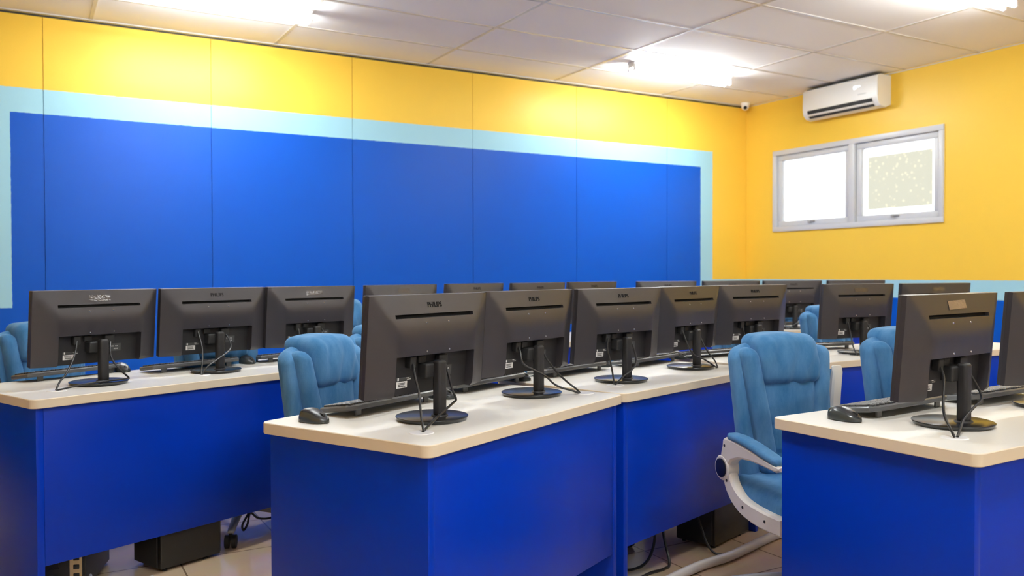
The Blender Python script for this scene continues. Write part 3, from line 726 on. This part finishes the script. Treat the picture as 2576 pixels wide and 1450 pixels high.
# ------------------------------------------------------------------ chairs   (local +y = the way the sitter faces)
def lean(p): return (p[0], p[1] - 0.11 * (p[2] - 0.42), p[2])
def make_chair(flipped):
    a0 = 0.645 if flipped else 0.3
    root = empty('office_chair', (0, 0, 0)); F = M['fabric']
    def wr(p, amp, sx, sy, sz, seed):      # soft creases
        return amp * noise.noise(Vector((p[0] * sx + seed, p[1] * sy, p[2] * sz)))
    # seat
    def seat_fn(p):
        z = p.z + (0.012 * (1 - (p.x / 0.25) ** 2) if p.z > 0 else 0) + wr(p, 0.006, 7, 9, 4, 3) - (0.02 * max(0, p.y / 0.24) ** 2)
        return (p.x, p.y, z)
    MB().rbox((0, 0.015, 0.385), (0.50, 0.48, 0.115), 0.045, 4, (8, 8, 0), seat_fn).build('seat', F, parent=root, angle=80)
    # outer shell of the backrest with forward curving wings
    zc = 0.640
    def back_fn(p):
        u = abs(p.x) / 0.21; v = (p.z + 0.25) / 0.55
        x = p.x * (0.90 + 0.10 * sst(v)) ; z = p.z - 0.032 * max(0, v - 0.6) / 0.4 * u ** 3
        y = p.y + 0.035 * u ** 2.2 + wr(p, 0.006, 5, 5, 3, 9)
        q = lean((x, y, z + zc)); return (q[0], q[1], q[2] - zc)
    MB().rbox((0, -0.232, zc), (0.430, 0.085, 0.575), 0.040, 4, (12, 0, 12), back_fn).build('backrest_shell', F, parent=root, angle=80)
    # padded centre panel with stitched channels
    zp = 0.610
    def pan_fn(p):
        v = (p.z + 0.20) / 0.40
        x = p.x * (0.80 + 0.25 * v)
        gro = sum(math.exp(-((p.z - s_) / 0.006) ** 2) for s_ in (-0.085, 0.015)) * 0.008
        y = p.y + (0.012 * (1 - (p.x / 0.12) ** 2) - gro if p.y > 0 else 0) + wr(p, 0.004, 8, 4, 4, 21)
        q = lean((x, y, p.z + zp)); return (q[0], q[1], q[2] - zp)
    MB().rbox((0, -0.168, zp), (0.225, 0.060, 0.40), 0.024, 3, (8, 0, 40), pan_fn).build('back_cushion', F, parent=root, angle=80)
    # two rolled side bolsters
    for s_ in (-1, 1):
        def bol_fn(p, s_=s_):
            v = (p.z + 0.225) / 0.45
            x = p.x + s_ * (0.095 + 0.075 * v - 0.012 * v * v); y = p.y + 0.008 * math.sin(PI * v) + wr(p, 0.005, 14, 10, 16, 5 + s_)
            q = lean((x, y, p.z + 0.675)); return (q[0], q[1], q[2] - 0.675)
        MB().rbox((0, -0.168, 0.675), (0.070, 0.085, 0.470), 0.0365, 5, (0, 0, 18), bol_fn).build('side_bolster', F, parent=root, angle=80)
    # head cushion folded over the top
    zh = 0.866
    def head_fn(p):
        v = (p.z + 0.10) / 0.20
        x = p.x * (0.94 + 0.07 * v)
        crease = 0.011 * math.sin(p.x * 75 + 1.4 * math.sin(p.z * 22)) * (0.35 + 0.65 * noise.noise(Vector((p.x * 14, p.z * 9, 2.2)))) if p.y > 0 else 0
        y = p.y + (0.020 * math.sin(PI * min(1, max(0, v))) + crease if p.y > 0 else 0) - 0.012 * v
        z = p.z - 0.010 * (p.x / 0.12) ** 2 * max(0, v)
        q = lean((x, y, z + zh)); return (q[0], q[1], q[2] - zh)
    MB().rbox((0, -0.190, zh), (0.258, 0.150, 0.190), 0.036, 5, (22, 4, 14), head_fn).build('head_cushion', F, parent=root, angle=80)
    # armrests: ivory loop from under the seat up to the hinge, arm above with padded top
    for s_ in (-1, 1):
        X = s_ * 0.260
        fl_ = flipped and s_ == -1
        def outline(pts, wd): return pts
        def plate(poly, name_mb, th=0.040):
            # poly in (y,z) extruded along x with softened rims
            T = Matrix(((0, 0, 1, X - th / 2), (1, 0, 0, 0), (0, 1, 0, 0), (0, 0, 0, 1)))
            name_mb.prism(poly, 0, th, bev=0.007, T=T)
        def arc_band(path, widths):
            P = spline([Vector((p[0], p[1], 0)) for p in path], 6); n = len(P); lft = []; rgt = []
            for i, p in enumerate(P):
                t = (P[min(i + 1, n - 1)] - P[max(i - 1, 0)]).normalized(); nn = Vector((-t.y, t.x, 0))
                f_ = i / (n - 1) * (len(widths) - 1); k = min(int(f_), len(widths) - 2); wv = widths[k] * (1 - (f_ - k)) + widths[k + 1] * (f_ - k)
                lft.append((p + nn * wv / 2)[:2]); rgt.append((p - nn * wv / 2)[:2])
            return [tuple(q) for q in rgt] + [tuple(q) for q in reversed(lft)]
        ar = MB()
        low = [(0.16, 0.352), (0.03, 0.352), (-0.075, 0.368), (-0.140, 0.408), (-0.168, 0.455), (-0.176, 0.485)]
        plate(arc_band(low, (0.060, 0.064, 0.062, 0.056, 0.050, 0.056)), ar)
        hinge_c = (-0.190, 0.478)
        ar.lathe([(0, 0), (0.040, 0), (0.046, 0.005), (0.046, 0.045), (0.041, 0.050), (0, 0.050)], 28, T=Matrix(((0, 0, 1, X - 0.025), (1, 0, 0, hinge_c[0]), (0, 1, 0, hinge_c[1]), (0, 0, 0, 1))))
        FT = Matrix.Translation((0, hinge_c[0], hinge_c[1])) @ Matrix.Rotation(R(88), 4, 'X') @ Matrix.Translation((0, -hinge_c[0], -hinge_c[1])) if fl_ else Matrix.Identity(4)
        up = MB()
        web = [(-0.196, 0.505), (-0.166, 0.472), (-0.158, 0.484), (-0.130, 0.516), (-0.085, 0.531), (-0.02, 0.537), (0.05, 0.535), (0.13, 0.529), (0.155, 0.538), (0.155, 0.550), (0.10, 0.557), (-0.02, 0.577), (-0.10, 0.589), (-0.17, 0.592), (-0.186, 0.584), (-0.190, 0.560), (-0.200, 0.53)]
        plate(web, up, 0.046)
        for p in up.v: pass
        ar.add([tuple(FT @ Vector(p)) for p in up.v], up.f)
        ao = ar.build('armrest', M['chair_white'], parent=root, angle=42)
        pad = MB()
        pts = [(-0.165, 0.598), (-0.10, 0.598), (-0.02, 0.587), (0.06, 0.571), (0.135, 0.556)]
        def pad_fn(p):
            t = (p.y + 0.155) / 0.31; k = min(int(t * 4), 3); k = max(0, k); f_ = t * 4 - k
            z0 = pts[k][1] * (1 - f_) + pts[k + 1][1] * f_
            return (p.x * (1 - 0.25 * abs(2 * t - 1) ** 3), p.y, p.z + z0)
        pad.rbox((X, -0.012, 0.0), (0.056, 0.300, 0.026), 0.012, 3, (2, 10, 0), pad_fn, T=FT); pad.build('arm_pad', F, parent=ao, angle=80)
        for sd in (-1, 1):
            cap = MB(); cap.lathe([(0, 0.0), (0.034, 0.0), (0.034, 0.004), (0.030, 0.006), (0, 0.006)], 28, T=Matrix(((0, 0, sd, X + sd * 0.024), (sd, 0, 0, hinge_c[0]), (0, 1, 0, hinge_c[1]), (0, 0, 0, 1))))
            cap.build('hinge_cap', M['gloss'], parent=ao)
        sc = MB()
        for (yy, zz, top) in ((-0.172, 0.562, True), (-0.162, 0.437, False), (-0.060, 0.366, False), (0.070, 0.352, False)):
            for sd in (-1, 1):
                tt = Matrix(((0, 0, sd, X + sd * (0.0225 if top else 0.0195)), (sd, 0, 0, yy), (0, 1, 0, zz), (0, 0, 0, 1)))
                sc.lathe([(0, 0.0), (0.0055, 0.0), (0.0055, 0.0012), (0, 0.0014)], 12, T=(FT @ tt) if top else tt)
        sc.build('screw_hole', M['recess'], parent=ao)
    # mechanism, gas column, five-star base with castors
    MB().rbox((0, 0, 0.318), (0.20, 0.26, 0.035), 0.008, 2).build('tilt_plate', M['black'], parent=root)
    MB().lathe([(0.0, 0.10), (0.030, 0.10), (0.030, 0.20), (0.022, 0.205), (0.022, 0.305), (0.0, 0.305)], 20).build('gas_column', M['black'], parent=root)
    MB().lathe([(0, 0.075), (0.045, 0.075), (0.050, 0.085), (0.045, 0.125), (0, 0.130)], 24).build('base_hub', M['grey_leg'], parent=root)
    for k in range(5):
        a = 2 * PI * k / 5 + a0
        T = Matrix.Rotation(a, 4, 'Z')
        lg = MB(); lg.tube([(0.03, 0, 0.105), (0.16, 0, 0.092), (0.285, 0, 0.072), (0.305, 0, 0.066)], lambda t: 0.021 - 0.008 * t, 10, T=T, smooth=4)
        lo = lg.build('leg', M['grey_leg'], parent=root)
        cs = MB()
        for q in (-1, 1): cs.tube([(0.30, q * 0.006, 0.0285), (0.30, q * 0.024, 0.0285)], 0.0283, 20, T=T)
        cs.tube([(0.30, 0, 0.035), (0.30, 0, 0.064)], 0.008, 10, T=T)
        cs.build('caster', M['black'], parent=lo)
    return root

CH = [  # x, y of the backrest foot, desk angle, lift, label
 (2.480, 2.290, -12.0, 0.0, True, 'blue fabric office chair with ivory armrests, one flipped up, behind the front desk'),
 (3.150, 2.246, -6.0, 0.0, False, 'blue fabric chair half hidden behind the taped front-desk monitor'),
 (0.954, 3.130, 35.0, 0.0, False, 'blue fabric chair behind the first middle-row monitor, over the near mouse'),
 (1.400, 3.640, 24.0, 0.0, False, 'blue fabric chair peeking above the chair at the first middle-row monitor'),
 (2.070, 3.440, 18.0, 0.0, False, 'blue fabric chair behind the second and third middle-row monitors'),
 (3.147, 4.087, 15.0, 0.0, False, 'blue fabric chair seen low under the third and fourth middle-row monitors'),
 (3.630, 3.660, 4.0, 0.0, False, 'blue fabric chair seen low under the fifth middle-row monitor'),
 (4.830, 4.030, -8.0, 0.0, False, 'blue fabric chair between the tenth back-row and the taped middle-row monitor'),
 (0.050, 4.700, 24.0, 0.0, False, 'blue fabric chair at the open end of the back row, behind the first monitor'),
 (0.800, 4.300, 16.0, 0.0, False, 'blue fabric chair pushed under the back row behind its second monitor'),
 (1.670, 5.040, 20.0, 0.075, False, 'blue fabric chair raised high behind the third back-row monitor'),
 (5.700, 5.190, -16.0, 0.0, False, 'blue fabric chair behind the end of the back row by the window wall'),
]
pc_ = make_chair(False)
for i, (x, y, a, lift, fl_, lab) in enumerate(CH):
    if fl_: o = make_chair(True)
    else: o = pc_ if i == len(CH) - 1 else dup(pc_)
    rz = R(a + 180); fwd = Vector((-math.sin(rz), math.cos(rz)))
    o.location = (x + fwd.x * 0.26, y + fwd.y * 0.26, 0.0); o.rotation_euler = (0, 0, rz)
    if i == 9:
        for ch in o.children:
            if ch.name.startswith('leg'): ch.rotation_euler.z = R(35)
    if lift:
        for ch in o.children:
            if ch.name.split('.')[0] in ('seat', 'backrest_shell', 'back_cushion', 'side_bolster', 'head_cushion', 'armrest', 'tilt_plate', 'gas_column'): ch.location.z += lift
    tag(o, lab, 'chair', 'blue fabric office chairs')

# ------------------------------------------------------------------ computer towers under the desks
def tower(P, ang, dims, label, ports=False):
    """P: corner on the floor, local x along the long side, y across the narrow one"""
    Ln, Wd, Ht = dims
    root = empty('computer_tower', (P[0], P[1], 0), R(ang)); tag(root, label, 'computer', 'black computer towers under the desks')
    MB().rbox((Ln / 2 + 0.012, Wd / 2, Ht / 2 + 0.006), (Ln - 0.024, Wd, Ht - 0.012), 0.004, 2).build('case', M['tower'], parent=root)
    fp = MB(); fp.rbox((Ln - 0.008, Wd / 2, Ht / 2 + 0.006), (0.030, Wd * 0.98, Ht - 0.014), 0.010, 3); fp.build('front_panel', M['black'], parent=root)
    rp = MB(); rp.box((0.0115, Wd / 2, Ht / 2 + 0.006), (0.004, Wd - 0.012, Ht - 0.03), 0)
    ro = rp.build('rear_panel', M['black'], parent=root, smooth=False)
    for xx in (0.05, Ln - 0.06):
        for yy in (0.02, Wd - 0.02): MB().lathe([(0, 0), (0.009, 0), (0.009, 0.0062), (0, 0.0062)], 12, c=(xx, yy, 0)).build('foot', M['black'], parent=root)
    if ports:
        pp = MB(); pp.box((0.0085, Wd * 0.19, Ht * 0.30), (0.003, 0.042, Ht * 0.50), 0)
        pp.build('port_plate', M['port'], parent=ro, smooth=False)
        for k in range(5):
            so = MB(); so.rbox((0.006, Wd * 0.19 - 0.002, Ht * 0.12 + 0.032 * k), (0.006, 0.020, 0.016), 0.002, 1)
            so.build('port_socket', M['black'], parent=ro)
        sc = MB()
        for k in range(4): sc.box((0.0085, Wd * 0.66, Ht * 0.14 + 0.022 * k), (0.003, 0.034, 0.016))
        sc.build('slot_cover', M['tower'], parent=ro, smooth=False)
    return root
tower((0.433, 3.581), 22.2, (0.290, 0.185, 0.34), 'black computer tower under the first back-row desk, smooth side showing')
tower((0.178, 3.490), 72.0, (0.36, 0.160, 0.34), 'black computer tower with bright port plate at the very end of the back row', True)
tower((2.526, 2.688), 18.0, (0.340, 0.185, 0.34), 'black computer tower under the second middle-row desk beside the grey-white conduit')

# ------------------------------------------------------------------ loose cables
cd = MB().tube([(2.02, 2.44, 0.022), (2.158, 2.487, 0.022), (2.316, 2.530, 0.022), (2.486, 2.553, 0.022), (2.638, 2.593, 0.022), (2.808, 2.643, 0.022), (2.94, 2.672, 0.022), (3.15, 2.71, 0.022), (3.6, 2.72, 0.022)], 0.0195, 12, smooth=6).build('cable_conduit', M['trunk'])
tag(cd, 'grey-white wrapped cable conduit snaking over the tiles by the ivory-armed chair', 'conduit')
def cable(name, pts, r, label, cat='cable', mat='cable'):
    o = MB().tube(pts, r, 8, smooth=8).build(name, M[mat]); tag(o, label, cat, 'loose cables under the desks'); return o
cable('power_cord', [(1.985, 2.66, 0.30), (1.995, 2.665, 0.13), (2.03, 2.67, 0.02), (2.14, 2.68, 0.006), (2.22, 2.71, 0.05), (2.25, 2.73, 0.16), (2.25, 2.76, 0.45), (2.25, 2.77, 0.69)], 0.006,
      'black cord hanging in a loop under the second middle-row desk')
cable('power_cord', [(2.262, 2.74, 0.69), (2.262, 2.73, 0.35), (2.268, 2.70, 0.12), (2.250, 2.64, 0.015), (2.20, 2.61, 0.006), (2.12, 2.60, 0.006), (2.06, 2.58, 0.006)], 0.006,
      'black cord dropping to the tiles beside the hanging loop')
cable('power_cord', [(2.462, 2.80, 0.30), (2.462, 2.79, 0.22), (2.478, 2.74, 0.17), (2.486, 2.71, 0.10), (2.490, 2.68, 0.04), (2.505, 2.645, 0.006), (2.55, 2.615, 0.006), (2.60, 2.615, 0.006)], 0.005,
      'thin black cord curling from the tower towards the conduit')
cable('power_cord', [(1.93, 2.60, 0.45), (1.93, 2.60, 0.16), (1.95, 2.59, 0.012), (2.02, 2.555, 0.011), (2.05, 2.525, 0.011)], 0.011,
      'thick black cord behind the blue panel at the middle row joint')
cable('tied_cable', [(0.86, 3.86, 0.40), (0.862, 3.86, 0.17), (0.855, 3.855, 0.120), (0.825, 3.84, 0.075), (0.828, 3.835, 0.050), (0.846, 3.84, 0.072), (0.862, 3.85, 0.118), (0.90, 3.87, 0.085), (0.96, 3.89, 0.072), (1.02, 3.91, 0.09), (1.06, 3.93, 0.20), (1.06, 3.95, 0.5)], 0.005,
      'thin black cable tied in a bow under the first back-row desk')
cable('power_cord', [(0.20, 3.52, 0.06), (0.205, 3.45, 0.05), (0.25, 3.42, 0.02), (0.32, 3.46, 0.006), (0.42, 3.55, 0.006)], 0.006,
      'grey plug lead at the port plate of the end tower', mat='grey_leg')

# ------------------------------------------------------------------ daylight, camera, view
wd = bpy.data.worlds.new('daylight'); bpy.context.scene.world = wd; wd.use_nodes = True
bg = wd.node_tree.nodes['Background']; bg.inputs[0].default_value = (0.96, 0.98, 1.0, 1); bg.inputs[1].default_value = 2.6

cam = bpy.data.cameras.new('camera'); co = bpy.data.objects.new('camera', cam); C.objects.link(co)
cam.sensor_fit = 'HORIZONTAL'; cam.sensor_width = 36.0; cam.lens = 36.0 * 2130.0 / 2576.0
yaw, pitch, roll = R(-29.9), R(-0.98), R(-0.15)
co.location = (0, 0, 1.186)
co.rotation_euler = (Matrix.Rotation(yaw, 4, 'Z') @ Matrix.Rotation(PI / 2 + pitch, 4, 'X') @ Matrix.Rotation(roll, 4, 'Z')).to_euler()
cam.clip_start = 0.05
cam.dof.use_dof = True; cam.dof.focus_distance = 2.7; cam.dof.aperture_fstop = 4.0
sc = bpy.context.scene
sc.camera = co
sc.view_settings.view_transform = 'Standard'; sc.view_settings.look = 'None'; sc.view_settings.gamma = 1.0; sc.view_settings.use_curve_mapping = False
sc.view_settings.exposure = 0.60
sc.cycles.max_bounces = 10; sc.cycles.diffuse_bounces = 6
sc.cycles.sample_clamp_indirect = 8.0
